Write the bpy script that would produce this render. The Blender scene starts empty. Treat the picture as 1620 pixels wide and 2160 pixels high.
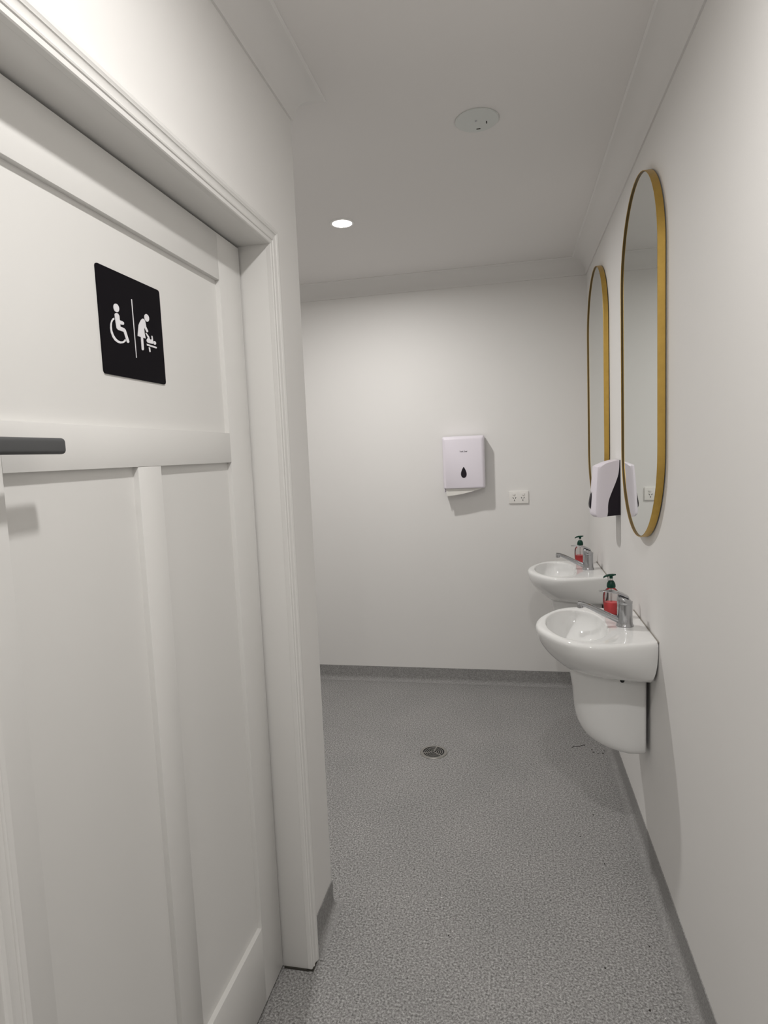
import bpy, bmesh, math, random
import numpy as np
from mathutils import Matrix, Vector
random.seed(4)
scene = bpy.context.scene
COL = scene.collection

# ------------------------------------------------------------------ camera
FPX, PITCH, YAW, ROLL, CAMH = 1284.1, .0943, -.2070, -.0424, 1.4955
cy, sy, cp, sp = math.cos(YAW), math.sin(YAW), math.cos(PITCH), math.sin(PITCH)
fwd = Vector((sy*cp, cy*cp, -sp)); rt = Vector((cy, -sy, 0)); up = rt.cross(fwd)
Rv = rt*math.cos(ROLL) + up*math.sin(ROLL); Uv = up*math.cos(ROLL) - rt*math.sin(ROLL)
cam = bpy.data.cameras.new('camera'); camo = bpy.data.objects.new('camera', cam); COL.objects.link(camo)
cam.sensor_fit = 'VERTICAL'; cam.sensor_height = 36; cam.lens = FPX/2160*36; cam.clip_start = .02
camo.matrix_world = Matrix(((Rv.x, Uv.x, -fwd.x, 0), (Rv.y, Uv.y, -fwd.y, 0), (Rv.z, Uv.z, -fwd.z, CAMH), (0, 0, 0, 1)))
scene.camera = camo

# ------------------------------------------------------------------ world, exposure
w = bpy.data.worlds.new('world'); scene.world = w; w.use_nodes = True
w.node_tree.nodes['Background'].inputs[0].default_value = (.02, .02, .02, 1)
scene.view_settings.view_transform = 'Standard'; scene.view_settings.look = 'None'
scene.view_settings.gamma = 1; scene.view_settings.use_curve_mapping = False
scene.view_settings.exposure = 0.07
LAMP_W = {'corridor': 11.2, 'room': 14.6, 'behind': 10.0}      # the ceiling downlights, 'behind' being added fill (light built with each lamp)
LAMP_COL = (1.0, .978, .95)

# ------------------------------------------------------------------ dimensions (metres)
XR, XL, XD, XW = .4596, -.6123, -.6875, -1.94
YN, YC, YB, YH = -2.4, 1.8127, 3.8381, 1.5527
YD0 = .597                       # leading edge of the door leaf
ZC, ZCL, ZSK = 2.5756, 2.488, .095

# ------------------------------------------------------------------ materials
def mat(name, col, rough=.5, metal=0, spec=.5, trans=0, bump=None, noise=None, emit=0, ior=1.45, coat=0):
    m = bpy.data.materials.new(name); m.use_nodes = True
    nt = m.node_tree; b = nt.nodes['Principled BSDF']
    b.inputs['Base Color'].default_value = (*col, 1); b.inputs['Roughness'].default_value = rough
    b.inputs['Metallic'].default_value = metal; b.inputs['Specular IOR Level'].default_value = spec
    b.inputs['Transmission Weight'].default_value = trans; b.inputs['IOR'].default_value = ior
    b.inputs['Coat Weight'].default_value = coat
    if emit:
        b.inputs['Emission Color'].default_value = (*col, 1); b.inputs['Emission Strength'].default_value = emit
    tc = nt.nodes.new('ShaderNodeTexCoord')
    if noise:                       # (scale, amount): mottled variation of the colour
        n = nt.nodes.new('ShaderNodeTexNoise'); n.inputs['Scale'].default_value = noise[0]; n.inputs['Detail'].default_value = 3
        r = nt.nodes.new('ShaderNodeValToRGB')
        r.color_ramp.elements[0].position = .3; r.color_ramp.elements[1].position = .7
        r.color_ramp.elements[0].color = (*[max(0, c*(1-noise[1])) for c in col], 1)
        r.color_ramp.elements[1].color = (*[min(1, c*(1+noise[1])) for c in col], 1)
        nt.links.new(tc.outputs['Object'], n.inputs['Vector']); nt.links.new(n.outputs['Fac'], r.inputs['Fac'])
        nt.links.new(r.outputs['Color'], b.inputs['Base Color'])
    if bump:                        # (scale, strength, distance)
        n = nt.nodes.new('ShaderNodeTexNoise'); n.inputs['Scale'].default_value = bump[0]; n.inputs['Detail'].default_value = 4
        bp = nt.nodes.new('ShaderNodeBump'); bp.inputs['Strength'].default_value = bump[1]; bp.inputs['Distance'].default_value = bump[2]
        nt.links.new(tc.outputs['Object'], n.inputs['Vector']); nt.links.new(n.outputs['Fac'], bp.inputs['Height'])
        nt.links.new(bp.outputs['Normal'], b.inputs['Normal'])
    return m

def vinyl(name, contrast):
    m = bpy.data.materials.new(name); m.use_nodes = True
    nt = m.node_tree; N = nt.nodes; L = nt.links; b = N['Principled BSDF']
    b.inputs['Roughness'].default_value = .62; b.inputs['Specular IOR Level'].default_value = .35
    tc = N.new('ShaderNodeTexCoord')
    def ramp(src, stops):
        r = N.new('ShaderNodeValToRGB'); e = r.color_ramp.elements
        while len(e) < len(stops): e.new(.5)
        for i, (p, c) in enumerate(stops): e[i].position = p; e[i].color = (*c, 1)
        L.new(src, r.inputs['Fac']); return r
    n1 = N.new('ShaderNodeTexNoise'); n1.inputs['Scale'].default_value = 160; n1.inputs['Detail'].default_value = 3; n1.inputs['Roughness'].default_value = .7
    L.new(tc.outputs['Object'], n1.inputs['Vector'])
    g = lambda v: (v, v*1.0, v*1.0)
    c = contrast
    r1 = ramp(n1.outputs['Fac'], [(.30, (.30-.21*c, .296-.208*c, .291-.205*c)), (.5, (.30, .296, .291)), (.70, (.30+.26*c, .297+.26*c, .292+.26*c))])
    v = N.new('ShaderNodeTexVoronoi'); v.inputs['Scale'].default_value = 70
    L.new(tc.outputs['Object'], v.inputs['Vector'])
    r2 = ramp(v.outputs['Distance'], [(.10, (.55, .55, .56)), (.22, (1, 1, 1))])
    mx = N.new('ShaderNodeMixRGB'); mx.blend_type = 'MULTIPLY'; mx.inputs[0].default_value = .55*c
    L.new(r1.outputs['Color'], mx.inputs[1]); L.new(r2.outputs['Color'], mx.inputs[2])
    v2 = N.new('ShaderNodeTexVoronoi'); v2.inputs['Scale'].default_value = 42
    L.new(tc.outputs['Object'], v2.inputs['Vector'])
    r4 = ramp(v2.outputs['Distance'], [(.045, (1.9, 1.9, 1.9)), (.085, (1, 1, 1))])
    mx3 = N.new('ShaderNodeMixRGB'); mx3.blend_type = 'MULTIPLY'; mx3.inputs[0].default_value = c
    L.new(mx.outputs[0], mx3.inputs[1]); L.new(r4.outputs['Color'], mx3.inputs[2]); mx = mx3
    n3 = N.new('ShaderNodeTexNoise'); n3.inputs['Scale'].default_value = 3.0; n3.inputs['Detail'].default_value = 5
    L.new(tc.outputs['Object'], n3.inputs['Vector'])
    r3 = ramp(n3.outputs['Fac'], [(.3, (.94, .94, .94)), (.7, (1.05, 1.04, 1.04))])
    mx2 = N.new('ShaderNodeMixRGB'); mx2.blend_type = 'MULTIPLY'; mx2.inputs[0].default_value = 1
    L.new(mx.outputs[0], mx2.inputs[1]); L.new(r3.outputs['Color'], mx2.inputs[2])
    L.new(mx2.outputs[0], b.inputs['Base Color'])
    bp = N.new('ShaderNodeBump'); bp.inputs['Strength'].default_value = .15; bp.inputs['Distance'].default_value = .001
    L.new(n1.outputs['Fac'], bp.inputs['Height']); L.new(bp.outputs['Normal'], b.inputs['Normal'])
    return m

def clear_plastic():
    m = bpy.data.materials.new('clear_plastic'); m.use_nodes = True
    nt = m.node_tree; nt.nodes.remove(nt.nodes['Principled BSDF']); out = nt.nodes['Material Output']
    t = nt.nodes.new('ShaderNodeBsdfTransparent'); t.inputs[0].default_value = (.93, .90, .90, 1)
    gl = nt.nodes.new('ShaderNodeBsdfGlossy'); gl.inputs['Roughness'].default_value = .06
    lw = nt.nodes.new('ShaderNodeLayerWeight'); lw.inputs['Blend'].default_value = .25
    mx = nt.nodes.new('ShaderNodeMixShader')
    nt.links.new(lw.outputs['Fresnel'], mx.inputs[0]); nt.links.new(t.outputs[0], mx.inputs[1]); nt.links.new(gl.outputs[0], mx.inputs[2])
    nt.links.new(mx.outputs[0], out.inputs[0])
    return m

M = dict(
    wall=mat('wall_paint', (.82, .806, .788), .55, spec=.3, bump=(260, .12, .0006), noise=(1.3, .012)),
    ceil=mat('ceiling_paint', (.80, .78, .765), .8, spec=.2, bump=(180, .08, .0005)),
    cornice=mat('cornice_paint', (.78, .765, .75), .7, spec=.25),
    gloss=mat('enamel_paint', (.745, .735, .715), .32, spec=.45, bump=(90, .04, .0005), noise=(2.0, .01)),
    vinyl=vinyl('speckled_vinyl', 1.0), cove=vinyl('coved_vinyl', .45),
    ceramic=mat('white_ceramic', (.84, .84, .83), .06, spec=.6, coat=.3),
    chrome=mat('chrome', (.47, .475, .49), .13, metal=1),
    steel=mat('stainless_steel', (.44, .43, .41), .35, metal=1),
    gold=mat('brushed_gold', (.56, .37, .10), .38, metal=1, noise=(40, .05)),
    bronze=mat('dark_bronze', (.13, .085, .03), .45, spec=.25),
    mirror=mat('mirror_glass', (.86, .89, .87), .015, metal=1),
    black=mat('black_plastic', (.012, .012, .014), .45),
    sign=mat('sign_black', (.006, .005, .007), .6, spec=.10),
    white_print=mat('white_print', (.80, .79, .82), .5),
    dark_grey=mat('dark_grey_plastic', (.018, .014, .020), .5, spec=.2),
    gunmetal=mat('gunmetal', (.085, .086, .088), .55, spec=.3),
    lilac=mat('white_plastic', (.81, .765, .83), .35, spec=.4),
    plug=mat('outlet_plastic', (.84, .82, .79), .35, spec=.4),
    paper=mat('paper_towel', (.80, .78, .74), .9, spec=.1),
    green=mat('green_plastic', (.003, .042, .027), .35, spec=.3),
    clear=clear_plastic(),
    soap=mat('red_soap', (.92, .115, .125), .3, spec=.25),
    grey_plate=mat('plate_plastic', (.66, .68, .66), .45),
    dirt=mat('dirt', (.03, .026, .022), .9),
    sealant=mat('dark_sealant', (.04, .037, .03), .8),
    grime=mat('grey_sealant', (.30, .28, .25), .7),
    lens=mat('lamp_lens', (1, .97, .90), .4, emit=14),
    lampring=mat('lamp_ring', (.85, .84, .82), .4),
)

# ------------------------------------------------------------------ helpers
def link(name, me, m, parent=None, smooth=40):
    if m is not None: me.materials.append(m)
    if smooth:
        for p in me.polygons: p.use_smooth = True
        me.set_sharp_from_angle(angle=math.radians(smooth))
    o = bpy.data.objects.new(name, me); COL.objects.link(o)
    if parent: o.parent = parent
    return o
def pyd(name, v, f, m, parent=None, smooth=40, fix=True):
    me = bpy.data.meshes.new(name)
    if fix:
        bm = bmesh.new(); vs = [bm.verts.new(p) for p in v]
        for q in f:
            try: bm.faces.new([vs[i] for i in q])
            except ValueError: pass
        bmesh.ops.remove_doubles(bm, verts=bm.verts, dist=1e-6)
        bmesh.ops.recalc_face_normals(bm, faces=bm.faces); bm.to_mesh(me); bm.free()
    else: me.from_pydata(v, [], f)
    return link(name, me, m, parent, smooth)
def add_box(bm, a, b):
    r = bmesh.ops.create_cube(bm, size=1)
    for v in r['verts']:
        v.co = Vector([(a[i]+b[i])/2 + v.co[i]*(b[i]-a[i]) for i in range(3)])
    return r['verts']
def boxes(name, lst, m, parent=None, bev=0, seg=2, smooth=40):
    bm = bmesh.new()
    for a, b in lst: add_box(bm, a, b)
    if bev: bmesh.ops.bevel(bm, geom=list(bm.edges), offset=bev, segments=seg, affect='EDGES', profile=.5)
    me = bpy.data.meshes.new(name); bm.to_mesh(me); bm.free()
    return link(name, me, m, parent, smooth)
def box(name, a, b, m, parent=None, bev=0, seg=2): return boxes(name, [(a, b)], m, parent, bev, seg)
def lathe(name, prof, m, parent=None, n=40, sx=1, sy=1, c=(0, 0, 0), smooth=40, axis='z'):
    v, f = [], []
    for r, z in prof:
        for i in range(n):
            a = 2*math.pi*i/n; p = (r*math.cos(a)*sx, r*math.sin(a)*sy, z)
            if axis == 'x': p = (p[2], p[0], p[1])
            v.append((p[0]+c[0], p[1]+c[1], p[2]+c[2]))
    for j in range(len(prof)-1):
        for i in range(n): f.append((j*n+i, j*n+(i+1) % n, (j+1)*n+(i+1) % n, (j+1)*n+i))
    if prof[0] == prof[-1]: pass
    elif prof[0][0] > 1e-6: f.append(tuple(range(n)))
    if prof[0] != prof[-1] and prof[-1][0] > 1e-6: f.append(tuple((len(prof)-1)*n+i for i in range(n)))
    return pyd(name, v, f, m, parent, smooth)
def loft(name, rings, m, parent=None, caps=True, smooth=50):
    n = len(rings[0]); v = [tuple(p) for r in rings for p in r]; f = []
    for j in range(len(rings)-1):
        for i in range(n): f.append((j*n+i, j*n+(i+1) % n, (j+1)*n+(i+1) % n, (j+1)*n+i))
    if caps: f.append(tuple(range(n))); f.append(tuple((len(rings)-1)*n+i for i in range(n)))
    return pyd(name, v, f, m, parent, smooth)
def tube(name, pts, rad, m, parent=None, n=16, flat=1.0):
    rings = []
    P = [Vector(p) for p in pts]
    for i, p in enumerate(P):
        t = (P[min(i+1, len(P)-1)] - P[max(i-1, 0)]).normalized()
        s = t.cross(Vector((0, 0, 1))); s = s.normalized() if s.length > 1e-4 else Vector((0, 1, 0))
        u = s.cross(t).normalized(); r = rad[i] if isinstance(rad, (list, tuple)) else rad
        rings.append([p + s*math.cos(2*math.pi*k/n)*r + u*math.sin(2*math.pi*k/n)*r*flat for k in range(n)])
    return loft(name, rings, m, parent)
def prism(name, poly, h, tf, m, parent=None, bev=0, smooth=40):
    """poly of (a,b) extruded 0..h, tf maps (a,b,c) to xyz"""
    bm = bmesh.new()
    vs = [bm.verts.new((a, b, 0)) for a, b in poly]
    fc = bm.faces.new(vs); r = bmesh.ops.extrude_face_region(bm, geom=[fc])
    for g in r['geom']:
        if isinstance(g, bmesh.types.BMVert): g.co.z += h
    bmesh.ops.triangulate(bm, faces=[q for q in bm.faces if len(q.verts) > 4])
    for q in bm.verts: q.co = Vector(tf(*q.co))
    bmesh.ops.recalc_face_normals(bm, faces=bm.faces)
    me = bpy.data.meshes.new(name); bm.to_mesh(me); bm.free()
    return link(name, me, m, parent, smooth)
def crom(pts, k=6):
    P = [pts[0]] + list(pts) + [pts[-1]]; out = []
    for i in range(1, len(P)-2):
        p0, p1, p2, p3 = [np.array(q, float) for q in P[i-1:i+3]]
        for s in range(k):
            t = s/k
            out.append(.5*((2*p1)+(-p0+p2)*t+(2*p0-5*p1+4*p2-p3)*t*t+(-p0+3*p1-3*p2+p3)*t**3))
    out.append(np.array(pts[-1], float)); return out
def tag(o, label, cat=None, group=None, kind=None):
    o['label'] = label
    if cat: o['category'] = cat
    if group: o['group'] = group
    if kind: o['kind'] = kind
    return o
def thing(name, loc, label, cat, group=None, kind=None):
    o = bpy.data.objects.new(name, None); COL.objects.link(o); o.location = loc; o.empty_display_size = .05
    return tag(o, label, cat, group, kind)
def copy_tree(o, loc, label):
    def rec(q, par):
        c = q.copy(); COL.objects.link(c); c.parent = par
        for ch in list(q.children): rec(ch, c)
        return c
    r = rec(o, None); r.location = loc; r['label'] = label
    return r
def S(o, label, cat): return tag(o, label, cat, kind='structure')

# ------------------------------------------------------------------ room shell
T = .11
S(box('floor', (XW-T, YN-T, -.06), (XR+T, YB+T, 0), M['vinyl']), 'grey speckled vinyl floor of the washroom', 'floor')
S(box('ceiling', (XW-T, YN-T, ZC), (XR+T, YB+T, ZC+.06), M['ceil']), 'plain off-white flat ceiling', 'ceiling')
S(box('wall_right', (XR, YN, 0), (XR+T, YB, ZC), M['wall']), 'off-white wall carrying the mirrors and basins', 'wall')
S(box('wall_back', (XW-T, YB, 0), (XR+T, YB+T, ZC), M['wall']), 'off-white end wall with towel dispenser and power outlet', 'wall')
S(box('wall_far_left', (XW-T, YC-T, 0), (XW, YB, ZC), M['wall']), 'off-white wall closing the side recess', 'wall')
S(box('wall_return', (XW, YC-T, 0), (XL-T, YC, ZC), M['wall']), 'off-white return wall round the corner from the door', 'wall')
S(boxes('wall_left', [((XL-T, YH+.022, 0), (XL, YC, ZC)), ((XL-T, YD0-.022, 2.074), (XL, YH+.022, ZC)), ((XL-T, YN, 0), (XL, YD0-.022, ZC))], M['wall']),
  'off-white wall with the panelled door in it', 'wall')
S(box('wall_front', (XL-T, YN-T, 0), (XR+T, YN, ZC), M['wall']), 'off-white wall at the corridor end facing the basins room', 'wall')

# swept trims: corners of the room, interior on the left hand side
PTS = [(XR, YN), (XR, YB), (XW, YB), (XW, YC), (XL, YC), (XL, YN)]
SIDES = ['right', 'back', 'far_left', 'return', 'left', 'front']
def inward(i):
    a, b = Vector(PTS[i]), Vector(PTS[(i+1) % 6]); d = (b-a).normalized(); return Vector((-d.y, d.x))
def miter(i):                    # offset direction at corner i
    n0, n1 = inward((i-1) % 6), inward(i); return n0 + n1
def sweep(name, i, prof, m, t0=None, t1=None):
    a, b = Vector(PTS[i]), Vector(PTS[(i+1) % 6]); ma, mb = miter(i), miter((i+1) % 6); d = (b-a).normalized(); n = inward(i)
    rings = []
    for end in (0, 1):
        r = []
        for off, z in prof:
            if end == 0: p = (a + ma*off) if t0 is None else (a + d*t0 + n*off)
            else: p = (b + mb*off) if t1 is None else (a + d*t1 + n*off)
            r.append((p.x, p.y, z))
        rings.append(r)
    return loft(name, rings, m, smooth=35)
CW = ZC-ZCL
cov = [(0, ZC), (0, ZCL), (.006, ZCL), (.0075, ZCL+.006)]
for k in range(9):
    a = math.pi/2*k/8; cov.append((.0085 + (CW-.0145)*(1-math.cos(a)), ZCL+.008 + (CW-.0145)*math.sin(a)))
cov += [(CW-.004, ZC-.0045), (CW, ZC-.003), (CW, ZC)]
cl = ['long cornice above the oval mirrors', 'cornice above the paper towel dispenser', 'cornice in the side recess',
      'cornice on the return wall round the corner', 'cornice above the panelled door', 'cornice on the corridor end wall']
for i, s in enumerate(SIDES):
    S(sweep('trim_%d' % (i+1), i, cov, M['cornice']), 'white coved plaster ' + cl[i], 'cornice')
# coved vinyl skirting
sk = [(0, -.0), (0, ZSK), (.003, ZSK)]
for k in range(7):
    a = math.pi/2*k/6; sk.append((.003 + .026*(1-math.cos(a)), .028 - .027*math.sin(a)))
sk += [(.034, .001), (.034, 0)]
bl = ['below the basins', 'under the paper towel dispenser', 'in the side recess', 'on the return wall', 'between door frame and corner', 'on the corridor end wall']
for i, s in enumerate(SIDES):
    t0 = t1 = None
    if s == 'left': t1 = YC-(YH+.046)
    S(sweep('baseboard_'+s, i, sk, M['cove'], t0, t1), 'grey coved vinyl skirting ' + bl[i], 'skirting')
S(sweep('baseboard_left_near', 4, sk, M['cove'], YC-(YD0-.046), None), 'grey coved vinyl skirting before the handle side of the door', 'skirting')

# ------------------------------------------------------------------ door frame
AW, AT = .046, .018
fr = thing('trim_7', (0, 0, 0), 'white moulded door frame around the panelled door', 'door frame', kind='structure')
G = .006
box('jamb', (XL-T, YH+G, .004), (XL, YH+.022, 2.074), M['gloss'], fr, .0012)
box('jamb', (XL-T, YD0-.022, .004), (XL, YD0-G, 2.074), M['gloss'], fr, .0012)
box('jamb', (XL-T, YD0-.022, 2.05+G), (XL, YH+.022, 2.074), M['gloss'], fr, .0012)
for a, b in (((XD-.062, YH-.012, .004), (XD-.045, YH+G, 2.05)), ((XD-.062, YD0-G, .004), (XD-.045, YD0+.012, 2.05)), ((XD-.062, YD0, 2.04), (XD-.045, YH, 2.05+G))):
    box('door_stop', a, b, M['gloss'], fr, .001)
arch = [(0, 0), (0, .011), (.002, .013), (.010, .0135), (.0115, .0155), (.0145, .0165), (.0165, .0150)]
for k in range(7):
    a = math.pi/2*k/6; arch.append((.0175 + .013*math.sin(a)*1.0, .0140 - .0*a + .004*(1-math.cos(a))))
arch += [(.033, .0185), (.036, .020), (.042, .020), (.045, .0185), (AW, .016), (AW, 0)]   # (across, proud of the wall)
def architrave(path, name):
    rings = []
    for (y, z, dy, dz) in path: rings.append([(XL + t, y + dy*a, z + dz*a) for a, t in arch])
    return loft(name, rings, M['gloss'], fr, smooth=25)
e = .006
architrave([(YH+e, .005, 1, 0), (YH+e, 2.05+e, 1, 1)], 'architrave')
architrave([(YD0-e, .005, -1, 0), (YD0-e, 2.05+e, -1, 1)], 'architrave')
architrave([(YD0-e, 2.05+e, -1, 1), (YH+e, 2.05+e, 1, 1)], 'architrave')
sl = boxes('sealant_line', [((XL-.072, YH+.002, 0), (XL+.003, YH+.012, .005)), ((XL-.004, YH+.004, 0), (XL+.017, YH+.046, .005))], M['sealant'], fr)
sl['label'] = 'black gap of old sealant under the frame'

# ------------------------------------------------------------------ door leaf
door = thing('door_1', (0, 0, 0), 'white three-panel door with black pictogram sign', 'door', kind='structure')
S1, M0, M1, X0 = 1.430, 1.0346, 1.112, .7197
ZR0, ZR1, ZR2, ZBR = 1.9376, 1.5652, 1.4915, .2289
DT = .038
bv = .0008
box('stile', (XD-DT, S1, .012), (XD, YH, 2.05), M['gloss'], door, bv)
box('stile', (XD-DT, YD0, .012), (XD, X0, 2.05), M['gloss'], door, bv)
box('top_rail', (XD-DT, X0, ZR0), (XD, S1, 2.05), M['gloss'], door, bv)
box('lock_rail', (XD-DT, X0, ZR2), (XD+.0006, S1, ZR1), M['gloss'], door, bv)
box('bottom_rail', (XD-DT, X0, .012), (XD, S1, ZBR), M['gloss'], door, bv)
box('mullion', (XD-DT, M0, ZBR), (XD, M1, ZR2), M['gloss'], door, bv)
RC = .012
box('panel', (XD-.028, X0-.004, ZR1-.004), (XD-RC, S1+.004, ZR0+.004), M['gloss'], door)
box('panel', (XD-.028, X0-.004, ZBR-.004), (XD-RC, M0+.004, ZR2+.004), M['gloss'], door)
box('panel', (XD-.028, M1-.004, ZBR-.004), (XD-RC, S1+.004, ZR2+.004), M['gloss'], door)
# lever handle and privacy turn (handle side of the leaf)
hy, hz = .655, 1.5275
hd = lathe('lever_handle', [(.0, 0), (.026, 0), (.026, .007), (.0245, .009), (.010, .0095), (.010, .046), (0, .046)], M['gunmetal'], door, 32, c=(XD, hy, hz), axis='x')
hd['label'] = 'dark grey lever handle'
def rrect(hw, hh, r, n=5):
    out = []
    for cx, cz, a0 in ((hw-r, hh-r, 0), (-hw+r, hh-r, 90), (-hw+r, -hh+r, 180), (hw-r, -hh+r, 270)):
        for k in range(n+1):
            a = math.radians(a0+90*k/n); out.append((cx+r*math.cos(a), cz+r*math.sin(a)))
    return out
rings = []
for yy, sc in ((hy-.011, .9), (hy-.009, 1), (hy+.06, 1), (hy+.1165, 1), (hy+.1185, .97), (hy+.1195, .9)):
    rings.append([(XD+.052+a*sc, yy, hz-.0005+b*sc) for a, b in rrect(.0075, .0115, .0055)])
loft('lever', rings, M['gunmetal'], hd, smooth=35)
pt = lathe('privacy_turn', [(0, 0), (.026, 0), (.026, .007), (.0245, .009), (0, .0095)], M['gunmetal'], door, 32, c=(XD, hy, 1.375), axis='x')
pt['label'] = 'dark round privacy bolt cover'
box('turn_knob', (XD+.009, hy-.006, 1.358), (XD+.026, hy+.006, 1.392), M['gunmetal'], pt, .002)

# ------------------------------------------------------------------ sign
SX = XD-RC
SY0, SY1, SZ0, SZ1 = .9717, 1.1697, 1.659, 1.849
sg = thing('toilet_sign', (SX, (SY0+SY1)/2, SZ0), 'black square sign with white wheelchair and baby change pictograms on door', 'sign')
sw, sh = SY1-SY0, SZ1-SZ0
def loc_tf(x0): return lambda a, b, c: (x0 + c, a - sw/2, b)
prism('plate', [(a+sw/2, b+sh/2) for a, b in rrect(sw/2, sh/2, .006)], .0025, loc_tf(0), M['sign'], sg)
def homog(src, dst):
    A = []
    for (x, y), (u, v) in zip(src, dst):
        A.append([x, y, 1, 0, 0, 0, -u*x, -u*y, -u]); A.append([0, 0, 0, x, y, 1, -v*x, -v*y, -v])
    return np.linalg.svd(np.array(A, float))[2][-1].reshape(3, 3)
HM = homog([(318, 215), (1198, 603), (452, 1740), (1288, 1893)], [(0, sh), (sw, sh), (0, 0), (sw, 0)])
def uv(p):
    q = HM @ np.array([p[0], p[1], 1.0]); return (q[0]/q[2], q[1]/q[2])
def ell(cx, cyy, a, b, skew, n=28):
    return [(cx + a*math.cos(t), cyy + b*math.sin(t) + skew*math.cos(t)) for t in [2*math.pi*k/n for k in range(n)]]
def print_poly(name, pts, parent, smooth_k=0):
    P = [uv(p) for p in pts]
    return prism(name, P, .0007, loc_tf(.0025), M['white_print'], parent, smooth=0)
torso = [(585, 938), (595, 924), (612, 920), (632, 930), (648, 958), (655, 1020), (695, 1036), (711, 1050), (713, 1070), (706, 1082), (685, 1081), (660, 1073), (664, 1108),
         (715, 1128), (735, 1150), (785, 1308), (782, 1324), (768, 1330), (752, 1320), (708, 1178), (690, 1172), (632, 1152), (612, 1128), (601, 1060), (590, 990)]
wheel = [(578, 986), (558, 996), (540, 1025), (527, 1075), (525, 1130), (534, 1190), (556, 1250), (585, 1295), (625, 1326), (665, 1338), (705, 1331), (730, 1314), (740, 1296),
         (728, 1276), (715, 1296), (695, 1308), (665, 1309), (630, 1295), (598, 1262), (570, 1215), (552, 1160), (546, 1100), (550, 1055), (562, 1025), (580, 1010)]
ws = print_poly('wheelchair_symbol', torso, sg); ws['label'] = 'white wheelchair user pictogram'
print_poly('wheel', wheel, ws); print_poly('head', ell(607, 851, 39, 57, 16), ws)
print_poly('divider', [(811, 728), (821, 728), (887, 1530), (880, 1530)], sg)
woman = [(965, 993), (985, 998), (1002, 1030), (1015, 1105), (1042, 1162), (1040, 1178), (1026, 1182), (1015, 1170), (992, 1115), (988, 1140), (994, 1200), (1008, 1266), (972, 1257),
         (984, 1412), (979, 1426), (966, 1428), (955, 1418), (943, 1247), (900, 1232), (912, 1085), (928, 1045), (945, 1012)]
bs = print_poly('baby_change_symbol', woman, sg); bs['label'] = 'white pictogram of person changing a baby'
print_poly('head', ell(1023, 983, 33, 51, 14), bs)
print_poly('baby', [(1007, 1196), (1012, 1188), (1022, 1194), (1055, 1240), (1062, 1268), (1072, 1280), (1092, 1277), (1087, 1232), (1093, 1226), (1101, 1232), (1109, 1290), (1108, 1340), (1060, 1330),
                    (1032, 1320), (1021, 1300), (1024, 1278), (1040, 1258), (1030, 1240)], bs)
print_poly('head', ell(1131, 1326, 19, 25, 7, 18), bs)
print_poly('table_top', [(1022, 1338), (1155, 1380), (1161, 1392), (1154, 1402), (1028, 1363)], bs)
print_poly('table_leg', [(1050, 1385), (1068, 1391), (1076, 1447), (1068, 1453), (1059, 1447)], bs)

# ------------------------------------------------------------------ downlights
def downlight(loc, label, key):
    x, y = loc
    t = thing('ceiling_downlight', (x, y, ZC), label, 'light', 'recessed ceiling downlights')
    lathe('ring', [(.046, -.0015), (.046, -.0045), (.050, -.0055), (.056, -.0045), (.0575, 0), (.046, 0), (.046, -.0015)], M['lampring'], t, 48)
    lathe('lens', [(0, -.0020), (.0455, -.0020), (.0455, 0), (0, 0)], M['lens'], t, 48)
    L = bpy.data.lights.new('downlight_lamp', 'AREA'); L.shape = 'DISK'; L.size = .088; L.energy = LAMP_W[key]; L.color = LAMP_COL; L.spread = math.radians(171)
    lo = bpy.data.objects.new('downlight_lamp', L); COL.objects.link(lo); lo.parent = t; lo.location = (0, 0, -.007)
    return t
downlight((-.741, 2.857), 'glowing round recessed downlight near the towel dispenser wall', 'room')
downlight((.0, .64), 'glowing round recessed downlight over the door corridor', 'corridor')
downlight((-.03, -1.55), 'added unseen fill light, shaped as a downlight, far down the corridor from the basins', 'behind')  # invented lamp out of view, added to lift the corridor fill light

# round cover plate
cpz = thing('ceiling_cover_plate', (-.082, 2.138, ZC), 'pale round cover plate on the ceiling with slots', 'cover plate')
lathe('disc', [(0, 0), (.0705, 0), (.0715, -.003), (.069, -.0055), (.04, -.0065), (0, -.0068)], M['grey_plate'], cpz, 56)
lathe('screw', [(.0035, -.006), (.0035, -.0082), (.002, -.0092), (0, -.0095)], M['chrome'], cpz, 16, c=(-.003, -.006, 0))
for a, b in (((.029, .004, -.0074), (.0325, .019, -.0062)), ((-.004, .044, -.0073), (.009, .049, -.0055))): box('slot', a, b, M['sealant'], cpz)

# ------------------------------------------------------------------ mirrors
def stadium(hw, z0, z1, n=28):
    out = []
    for k in range(n+1):
        a = math.pi*k/n; out.append((hw*math.cos(a), z1-hw+hw*math.sin(a)))
    for k in range(n+1):
        a = math.pi+math.pi*k/n; out.append((hw*math.cos(a), z0+hw+hw*math.sin(a)))
    return out
def mirror(yc, z0, z1, label):
    t = thing('oval_mirror', (XR, yc, z0), label, 'mirror', 'gold oval mirrors')
    h = z1-z0; hw = .3045
    def ring(ins, x): return [(x, a, b) for a, b in stadium(hw-ins, ins, h-ins)]
    th = .0035
    fo = loft('frame', [ring(0, -.004), ring(0, -.0252), ring(.0006, -.026), ring(.0022, -.026), ring(.0022, -.004), ring(0, -.004)], M['gold'], t, caps=False, smooth=30)
    lp = loft('inner_lip', [ring(.0022, -.0245), ring(th, -.0245), ring(th, -.006), ring(.0022, -.006), ring(.0022, -.0245)], M['bronze'], t, caps=False, smooth=30); lp['label'] = 'dark inner edge of the gold frame'
    loft('glass', [ring(th, -.006), ring(th, -.0205)], M['mirror'], t, smooth=20)
    loft('backing', [ring(.012, 0), ring(.012, -.005)], M['black'], t, smooth=20)
    return t
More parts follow.
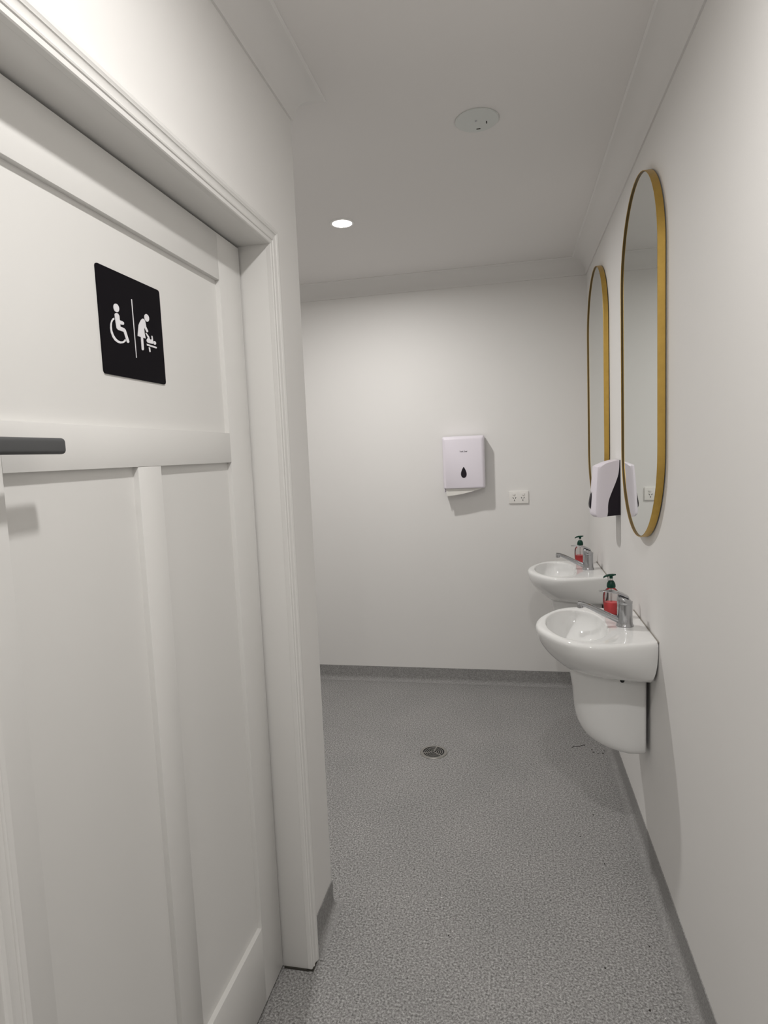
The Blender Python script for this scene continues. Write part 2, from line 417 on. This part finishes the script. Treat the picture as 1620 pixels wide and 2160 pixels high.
mirror(2.270, 1.170, 2.380, 'tall gold-framed oval mirror with outlet reflection beside the soap dispenser')
mirror(3.326, 1.172, 2.384, 'tall gold-framed oval mirror partly behind the soap dispenser, beside end wall')

# ------------------------------------------------------------------ basins
def resample(half, center, angs):
    full = [np.array(p) for p in half] + [np.array((p[0], -p[1])) for p in reversed(half[:-1])]
    full = full + [full[0]]
    out = []
    for a in angs:
        d = np.array((math.cos(a), math.sin(a))); best = None
        for p, q in zip(full[:-1], full[1:]):
            e2 = q-p; den = d[0]*e2[1]-d[1]*e2[0]
            if abs(den) < 1e-12: continue
            r = p-center; t = (r[0]*e2[1]-r[1]*e2[0])/den; s = (r[0]*d[1]-r[1]*d[0])/den
            if t > 0 and -1e-6 <= s <= 1+1e-6 and (best is None or t > best): best = t
        out.append(center + d*best)
    return out
CEN = np.array((.205, 0.))
oh = [np.array((0, 0.0)), np.array((0, .2))] + crom([(0, .202), (.06, .227), (.13, .246), (.2, .254), (.25, .243), (.29, .213), (.325, .165), (.355, .108), (.373, .052), (.379, 0)], 5)
bh = [np.array((0, 0.0))] + crom([(0, .160), (.05, .142), (.10, .126), (.15, .118), (.21, .102), (.262, .06), (.282, 0)], 5)
ih = crom([(.132, 0), (.136, .07), (.152, .135), (.18, .178), (.22, .202), (.27, .190), (.31, .142), (.336, .072), (.344, 0)], 5)
ca = math.atan2(.202, -.205)
angs = sorted([2*math.pi*k/84+.013 for k in range(84)] + [ca, -ca+2*math.pi])
OUT, BOT, INN = resample(oh, CEN, angs), resample(bh, CEN, angs), resample(ih, CEN, angs)
def make_basin(yc, label):
    t = thing('wash_basin', (XR-.002, yc, 0), label, 'basin', 'wall-hung wash basins')
    ZR = .852; HB = .152
    def P(p, z): return (-p[0], p[1], z)
    rings = []; D = np.array((.235, 0))
    for k in range(14):                         # inside, from the drain up
        s = 1-k/14; fr_ = max(.10, (1-s**2.4)**.62); rings.append([P(D+(q-D)*fr_*.985, ZR-.004-.118*s) for q in INN])
    for off, dz in ((.985, -.0040), (.995, -.0018), (1.01, -.0005), (1.03, 0)): rings.append([P(D+(q-D)*off, ZR+dz) for q in INN])
    def inset(q, d):                            # keep the wall side flush
        v = CEN-q; l = np.linalg.norm(v); r = q + v/l*d
        if q[0] < 1e-4: r[0] = 0.0
        return r
    for d, dz in ((.018, 0), (.012, -.0006), (.006, -.003), (.002, -.007), (0, -.0125)): rings.append([P(inset(q, d), ZR+dz) for q in OUT])
    for k in range(1, 17):
        s = k/16; R = []
        for q, b in zip(OUT, BOT):
            ex = .17 + .88*min(1, q[0]/.30); g = max(0, 1-s**2)**ex
            R.append(P(b+(q-b)*g, ZR-.0125-(HB-.0125)*s))
        rings.append(R)
    loft('bowl', rings, M['ceramic'], t, smooth=60)
    lathe('drain', [(0, .734), (.016, .7345), (.019, .7385), (.023, .739), (.024, .736), (.024, .732), (0, .732)], M['chrome'], t, 28, c=(-.235, 0, 0))
    # wall seal line
    sv = []
    boxes('wall_seal', [((-.0025, -.2035, .848), (.0018, .2035, .8535))], M['grime'], t)
    # half pedestal shroud
    half = [(.012, .078), (.06, .086), (.12, .089), (.17, .082), (.215, .062), (.243, .032), (.252, 0)]
    pl = crom(half, 4); pl = pl + [np.array((p[0], -p[1])) for p in reversed(pl[:-1])]
    rows = []
    for z, fu, fw in ((.704, 1.05, 1.05), (.668, 1.03, 1.04), (.62, 1.0, 1.02), (.57, .985, 1.0), (.53, .965, .995), (.50, .94, .99), (.475, .90, .985), (.452, .84, .975), (.435, .765, .96),
                      (.421, .67, .93), (.411, .56, .88), (.404, .44, .80), (.400, .30, .66), (.398, .15, .45), (.397, .05, .15)):
        rows.append([(-(.012+(p[0]-.012)*fu), p[1]*fw, z) for p in pl])
    n = len(pl); v = [q for r in rows for q in r]; f = [(j*n+i, j*n+i+1, (j+1)*n+i+1, (j+1)*n+i) for j in range(len(rows)-1) for i in range(n-1)]
    me = bpy.data.meshes.new('shroud'); me.from_pydata(v, [], f)
    so = link('shroud', me, M['ceramic'], t, 60)
    md = so.modifiers.new('thickness', 'SOLIDIFY'); md.thickness = .008; md.offset = 1
    so['label'] = 'half pedestal hiding the waste pipe'
    lathe('fixing_hole', [(0, -.088), (.0075, -.088), (.0075, -.0938), (0, -.0938)], M['black'], so, 20, c=(0, 0, 0))
    h = so.children[0]; h.data.transform(Matrix.Rotation(math.radians(-90), 4, 'X')); h.data.transform(Matrix.Translation((-.093, 0, .6785)))
    tube('waste_pipe', [(-.225, 0, .735), (-.22, 0, .66), (-.20, 0, .60), (-.14, 0, .56), (-.05, 0, .555), (-.004, 0, .555)], .018, M['plug'], t)
    return t
BY = 2.262; DY = 1.044
basin = make_basin(BY, 'white ceramic wall-hung basin under the outlet-reflecting mirror, further from the end wall')
copy_tree(basin, (XR-.002, BY+DY, 0), 'white ceramic wall-hung basin beside the end wall, half hidden by the other basin')

# ------------------------------------------------------------------ mixer taps
TX = .387
def make_tap(y, label):
    t = thing('mixer_tap', (TX, y, .852), label, 'tap', 'chrome basin mixers')
    lathe('body', [(0, 0), (.0300, 0), (.0302, .003), (.0275, .007), (.0262, .014), (.0258, .03), (.0255, .078), (.0250, .0785), (.0250, .0805), (0, .0805)], M['chrome'], t, 40)
    n = 40; rings = []
    for r, z, sl_ in ((.0255, .0808, 0), (.0262, .082, 0), (.0262, .092, .15), (.0255, .0965, .38), (.0235, .1000, .45), (.018, .1045, .42), (.009, .1070, .40), (.001, .1075, .40)):
        rings.append([(r*math.cos(2*math.pi*k/n), r*math.sin(2*math.pi*k/n), z - r*math.cos(2*math.pi*k/n)*sl_) for k in range(n)])
    cap = loft('handle_cap', rings, M['chrome'], t)
    sec = []
    for x, z, hw_, th in ((.012, .104, .0180, .0075), (-.004, .1125, .0190, .0080), (-.018, .1185, .0185, .0075), (-.034, .1225, .0165, .0058), (-.052, .1248, .0140, .0042), (-.070, .1257, .0120, .0034), (-.083, .1258, .0105, .0030), (-.086, .1257, .0085, .0022)):
        sec.append([(x, a, z + b) for a, b in rrect(hw_, th/2, th/2*.8, 3)])
    loft('lever', sec, M['chrome'], cap)
    pts = crom([(-.010, 0, .016), (-.030, 0, .0245), (-.055, 0, .0365), (-.085, 0, .0515), (-.112, 0, .0660), (-.135, 0, .0760), (-.150, 0, .0800), (-.160, 0, .0805)], 3)
    rad = [.0125 - .0035*min(1, i/(len(pts)-1)*1.1) for i in range(len(pts))]
    sp_ = tube('spout', [tuple(p) for p in pts], rad, M['chrome'], t, 18, .95)
    lathe('aerator', [(0, .0845), (.006, .0845), (.0100, .083), (.0108, .080), (.0108, .0655), (.0095, .0640), (.0080, .0640), (.0078, .0670), (0, .0670)], M['chrome'], sp_, 24, c=(-.1515, 0, 0))
    return t
tap = make_tap(2.246, 'chrome lever mixer tap on the basin further from the end wall')
copy_tree(tap, (TX, 2.246+DY, .852), 'chrome lever mixer tap on the basin beside the end wall')

# ------------------------------------------------------------------ soap pump bottles
def make_bottle(x, y, label):
    t = thing('soap_pump_bottle', (x, y, .852), label, 'soap bottle', 'hand soap pump bottles')
    prof = [(0, .001), (.020, .0005), (.0235, .003), (.0262, .012), (.0285, .03), (.0300, .05), (.0300, .068), (.0292, .080), (.0265, .090), (.0195, .099), (.0135, .104), (.0125, .107), (.0125, .111)]
    b = lathe('bottle', prof + [(0, .111)], M['clear'], t, 36, sy=.78)
    liq = [(0, .003), (.0185, .0025), (.022, .005), (.0247, .013), (.027, .031), (.0284, .048), (.0284, .0500), (0, .0502)]
    q = lathe('liquid_soap', liq, M['soap'], t, 36, sy=.75); q['label'] = 'pink red liquid soap filling half the bottle'
    lathe('dip_tube', [(0, .006), (.0028, .006), (.0028, .111), (0, .111)], M['clear'], t, 12)
    lathe('neck_cap', [(0, .106), (.0150, .106), (.0160, .109), (.0158, .117), (.0140, .124), (.0100, .1305), (.0085, .1325), (0, .1325)], M['green'], t, 28)
    lathe('stem', [(0, .132), (.0048, .132), (.0048, .143), (0, .143)], M['clear'], t, 16)
    hd_ = lathe('pump_head', [(0, .141), (.0060, .141), (.0065, .149), (.0100, .1515), (.0105, .1535), (.008, .1555), (0, .156)], M['green'], t, 20)
    sec = []
    for xx, z, hw_, th in ((.017, .1552, .005, .0035), (.006, .1540, .0085, .0065), (-.008, .1530, .0080, .0070), (-.018, .1505, .0060, .0070), (-.025, .1465, .0048, .0068), (-.0275, .1440, .0040, .0060)):
        sec.append([(xx, a, z + b_) for a, b_ in rrect(hw_, th/2, th/2*.7, 3)])
    loft('nozzle', sec, M['green'], hd_)
    return t
bot = make_bottle(.364, 2.392, 'clear pump bottle of red soap with green top, on basin further from end wall')
copy_tree(bot, (.364, 2.392+DY, .852), 'clear pump bottle of red soap with green top, on basin beside end wall')

# ------------------------------------------------------------------ wall soap dispenser (right wall)
sd = thing('soap_dispenser', (XR, 2.812, 1.187), 'white and black wall soap dispenser between the two oval mirrors', 'soap dispenser')
# side outline (u from wall, z), split by an S curve
ztop, hwid = .243, .060
scur = crom([(.0035, .243), (.006, .20), (.011, .172), (.022, .140), (.034, .110), (.0465, .075), (.052, .045), (.053, .02), (.058, .000)], 4)
frontp = crom([(.104, .218), (.1085, .17), (.1125, .12), (.1165, .06), (.119, .025), (.117, .008), (.108, -.002)], 3)
white = [(.0035, .243), (.03, .2435), (.062, .236), (.090, .225)] + [tuple(p) for p in frontp] + [(.095, -.003)] + [tuple(p) for p in reversed(scur)][:-1]
def shell(name, outline, m, parent, chamf):
    """prism along Y with the front corner chamfered"""
    rings = []
    for yv, c in ((-hwid, chamf), (-hwid*.93, chamf*.62), (-hwid*.55, chamf*.10), (0, 0), (hwid*.55, chamf*.10), (hwid*.93, chamf*.62), (hwid, chamf)):
        rings.append([(-(u - c*max(0, (u-.05)/.065)), yv, z - (.006*(c/.026) if z > .2 and u > .02 else 0)) for u, z in outline])
    return loft(name, rings, m, parent, smooth=32)
shell('front_cover', white, M['lilac'], sd, .026)
darkp = [(0, .2425)] + [(p[0], p[1]) for p in scur] + [(.052, .002), (0, .006)]
rings = [[(-u, yv, z) for u, z in darkp] for yv in (-hwid+.0008, hwid-.0008)]
bk = loft('back_body', rings, M['dark_grey'], sd, smooth=30); bk['label'] = 'black curved back half'
pw = []
for k in range(9):
    pw.append((.1095 + .0105*math.sin(math.pi*k/8)*(1 if k < 8 else 1), .115 - .085*k/8))
rings = [[(-(u+.0008+(.0)), yv, z) for u, z in ([(.100, .115)] + pw + [(.108, .030)])] for yv in (-.024, -.02, .02, .024)]
wn = loft('level_window', [[(-(.1105+.016*((.118-z)/.088)*(1-abs(2*((z-.03)/.088)-1)**3*.6)) if i else -.10, yv, z) for i, z in enumerate([.074, .118, .107, .096, .085, .074, .063, .052, .041, .030])] for yv in (-.022, .022)], M['dark_grey'], sd, smooth=30)
wn['label'] = 'dark lens-shaped level window'
box('keyhole', (-.1075, -.004, .166), (-.104, .004, .172), M['dark_grey'], sd)

# ------------------------------------------------------------------ paper towel dispenser (end wall)
td = thing('paper_towel_dispenser', (-.279, YB, 1.245), 'white paper towel dispenser with dark teardrop window on end wall', 'towel dispenser')
W2 = .127
def slab(y, z0, z1, hw, r): return [(a, y, (z0+z1)/2 + b) for a, b in rrect(hw, (z1-z0)/2, r, 5)]
loft('back_plate', [slab(0, .032, .337, W2-.006, .008), slab(-.018, .032, .337, W2-.006, .008)], M['dark_grey'], td)
# cover: lofted from wall side to a slightly narrower, bevelled front
cv = []
for y, ins, top, bot_ in ((-.014, 0, .343, .022), (-.070, .0, .342, .022), (-.086, .001, .3405, .022), (-.094, .004, .336, .023), (-.100, .010, .328, .0245), (-.1025, .017, .320, .026)):
    cv.append(slab(y, bot_, top, W2-ins, .010))
loft('cover', cv, M['lilac'], td, smooth=45)
def drop(n=30):
    out = []
    for k in range(n):
        a = 2*math.pi*k/n; out.append((.0222*math.sin(a)*(math.sin(a/2))**.95, .034*math.cos(a)))
    return out
prism('level_window', drop(), .0012, lambda a, b, c: (a+.001, -.1025-c, .121+b), M['dark_grey'], td)
pp = prism('paper_towel', [(-.112, .028), (-.107, -.023), (-.05, -.017), (.0, -.009), (.05, .003), (.112, .020), (.112, .028)], .003, lambda a, b, c: (a, -.086-c, b), M['paper'], td)
pp['label'] = 'white paper towel edge hanging from the slot'
box('side_lip', (-.1215, -.088, .0), (-.1165, -.02, .026), M['lilac'], td, .002)
fc = bpy.data.curves.new('maker_text', 'FONT'); fc.body = 'Tork Dual'; fc.size = .0112; fc.offset = .00025; fc.align_x = 'CENTER'; fc.align_y = 'CENTER'
fo_ = bpy.data.objects.new('tmp', fc); COL.objects.link(fo_)
me = bpy.data.meshes.new_from_object(fo_.evaluated_get(bpy.context.evaluated_depsgraph_get())); bpy.data.objects.remove(fo_)
me.transform(Matrix.Translation((0.002, -.1029, .2475)) @ Matrix.Rotation(math.radians(90), 4, 'X'))
link('lettering', me, M['black'], td, 0)

# ------------------------------------------------------------------ power outlet
po = thing('power_outlet', (.046, YB, 1.198), 'white double power outlet with two switches on end wall', 'power outlet')
loft('plate', [slab(0, -.039, .039, .0595, .004), slab(-.006, -.039, .039, .0595, .004), slab(-.009, -.0375, .0375, .058, .004), slab(-.0098, -.035, .035, .0555, .003)], M['plug'], po, smooth=35)
for sx_, in ((-1,), (1,)):
    cx = sx_*.0275
    rk = lathe('rocker_switch', [(0, .0098), (.0080, .0098), (.0080, .0125), (.0070, .0145), (0, .0152)], M['plug'], po, 20)
    rk.data.transform(Matrix.Translation((cx*1.02, 0, .019)) @ Matrix.Rotation(math.radians(90), 4, 'X'))
    for dx, dz, ang in ((-.0072, -.004, 30), (.0072, -.004, -30), (0, -.0185, 0)):
        s = box('pin_slot', (-.0018, -.0103, -.0050), (.0018, -.0092, .0050), M['sealant'], po)
        s.data.transform(Matrix.Translation((cx*.92+dx, 0, dz)) @ Matrix.Rotation(math.radians(-ang), 4, 'Y'))

# ------------------------------------------------------------------ floor drain
fd = thing('floor_drain', (-.407, 2.9, 0), 'round steel floor drain grate with three spokes', 'floor drain')
lathe('drain_well', [(0, .0006), (.058, .0006), (.058, .0011), (0, .0011)], M['black'], fd, 40)
lathe('outer_ring', [(.053, .0), (.053, .0040), (.055, .0046), (.066, .0040), (.0685, .0015), (.0685, 0), (.053, 0)], M['steel'], fd, 56)
for r0 in (.013, .023, .033, .043):
    lathe('grate_ring', [(r0, .0012), (r0, .0036), (r0+.0032, .0036), (r0+.0032, .0012), (r0, .0012)], M['steel'], fd, 48)
for k in range(3):
    s = box('grate_spoke', (.0, -.0028, .0012), (.0535, .0028, .0040), M['steel'], fd)
    s.data.transform(Matrix.Rotation(math.radians(80+120*k), 4, 'Z'))

# ------------------------------------------------------------------ dirt on the floor
def fleck(x, y, r, label, grp):
    n = 8; ph = random.random()*6; st = random.uniform(.5, 1)
    pl = [(r*(.7+.3*random.random())*math.cos(2*math.pi*k/n), st*r*(.7+.3*random.random())*math.sin(2*math.pi*k/n)) for k in range(n)]
    c, s = math.cos(ph), math.sin(ph)
    o = prism('dirt_fleck', [(a*c-b*s, a*s+b*c) for a, b in pl], .0014, lambda a, b, q: (a, b, q), M['dirt'])
    o.location = (x, y, 0); tag(o, label, 'dirt', grp)
for a, r in ((15, .004), (100, .003), (165, .004), (215, .0055), (262, .004), (310, .0065), (345, .003)):
    fleck(.392+.030*math.cos(math.radians(a)), 3.012+.030*math.sin(math.radians(a)), r, 'dark dirt fleck in the broken ring on floor under the basins', 'flecks in the dirt ring')
for x, y, r in ((.300, 2.46, .0035), (.232, 2.31, .0032), (.30, 2.16, .003), (.375, 1.80, .0035), (.235, 1.70, .003), (.330, 1.58, .004), (.10, 1.95, .0025), (-.22, 1.75, .0025), (-.10, 2.5, .0025)):
    fleck(x, y, r, 'tiny dark dirt fleck scattered on the open vinyl floor', 'scattered floor flecks')
hs = tube('hair_strand', [tuple(p) for p in crom([(.270, 3.030, .0012), (.285, 3.045, .0012), (.303, 3.043, .0012), (.320, 3.058, .0012), (.337, 3.064, .0012)], 4)], .0011, M['dirt'], None, 6)
tag(hs, 'thin dark curved strand lying on floor near the basins', 'strand')
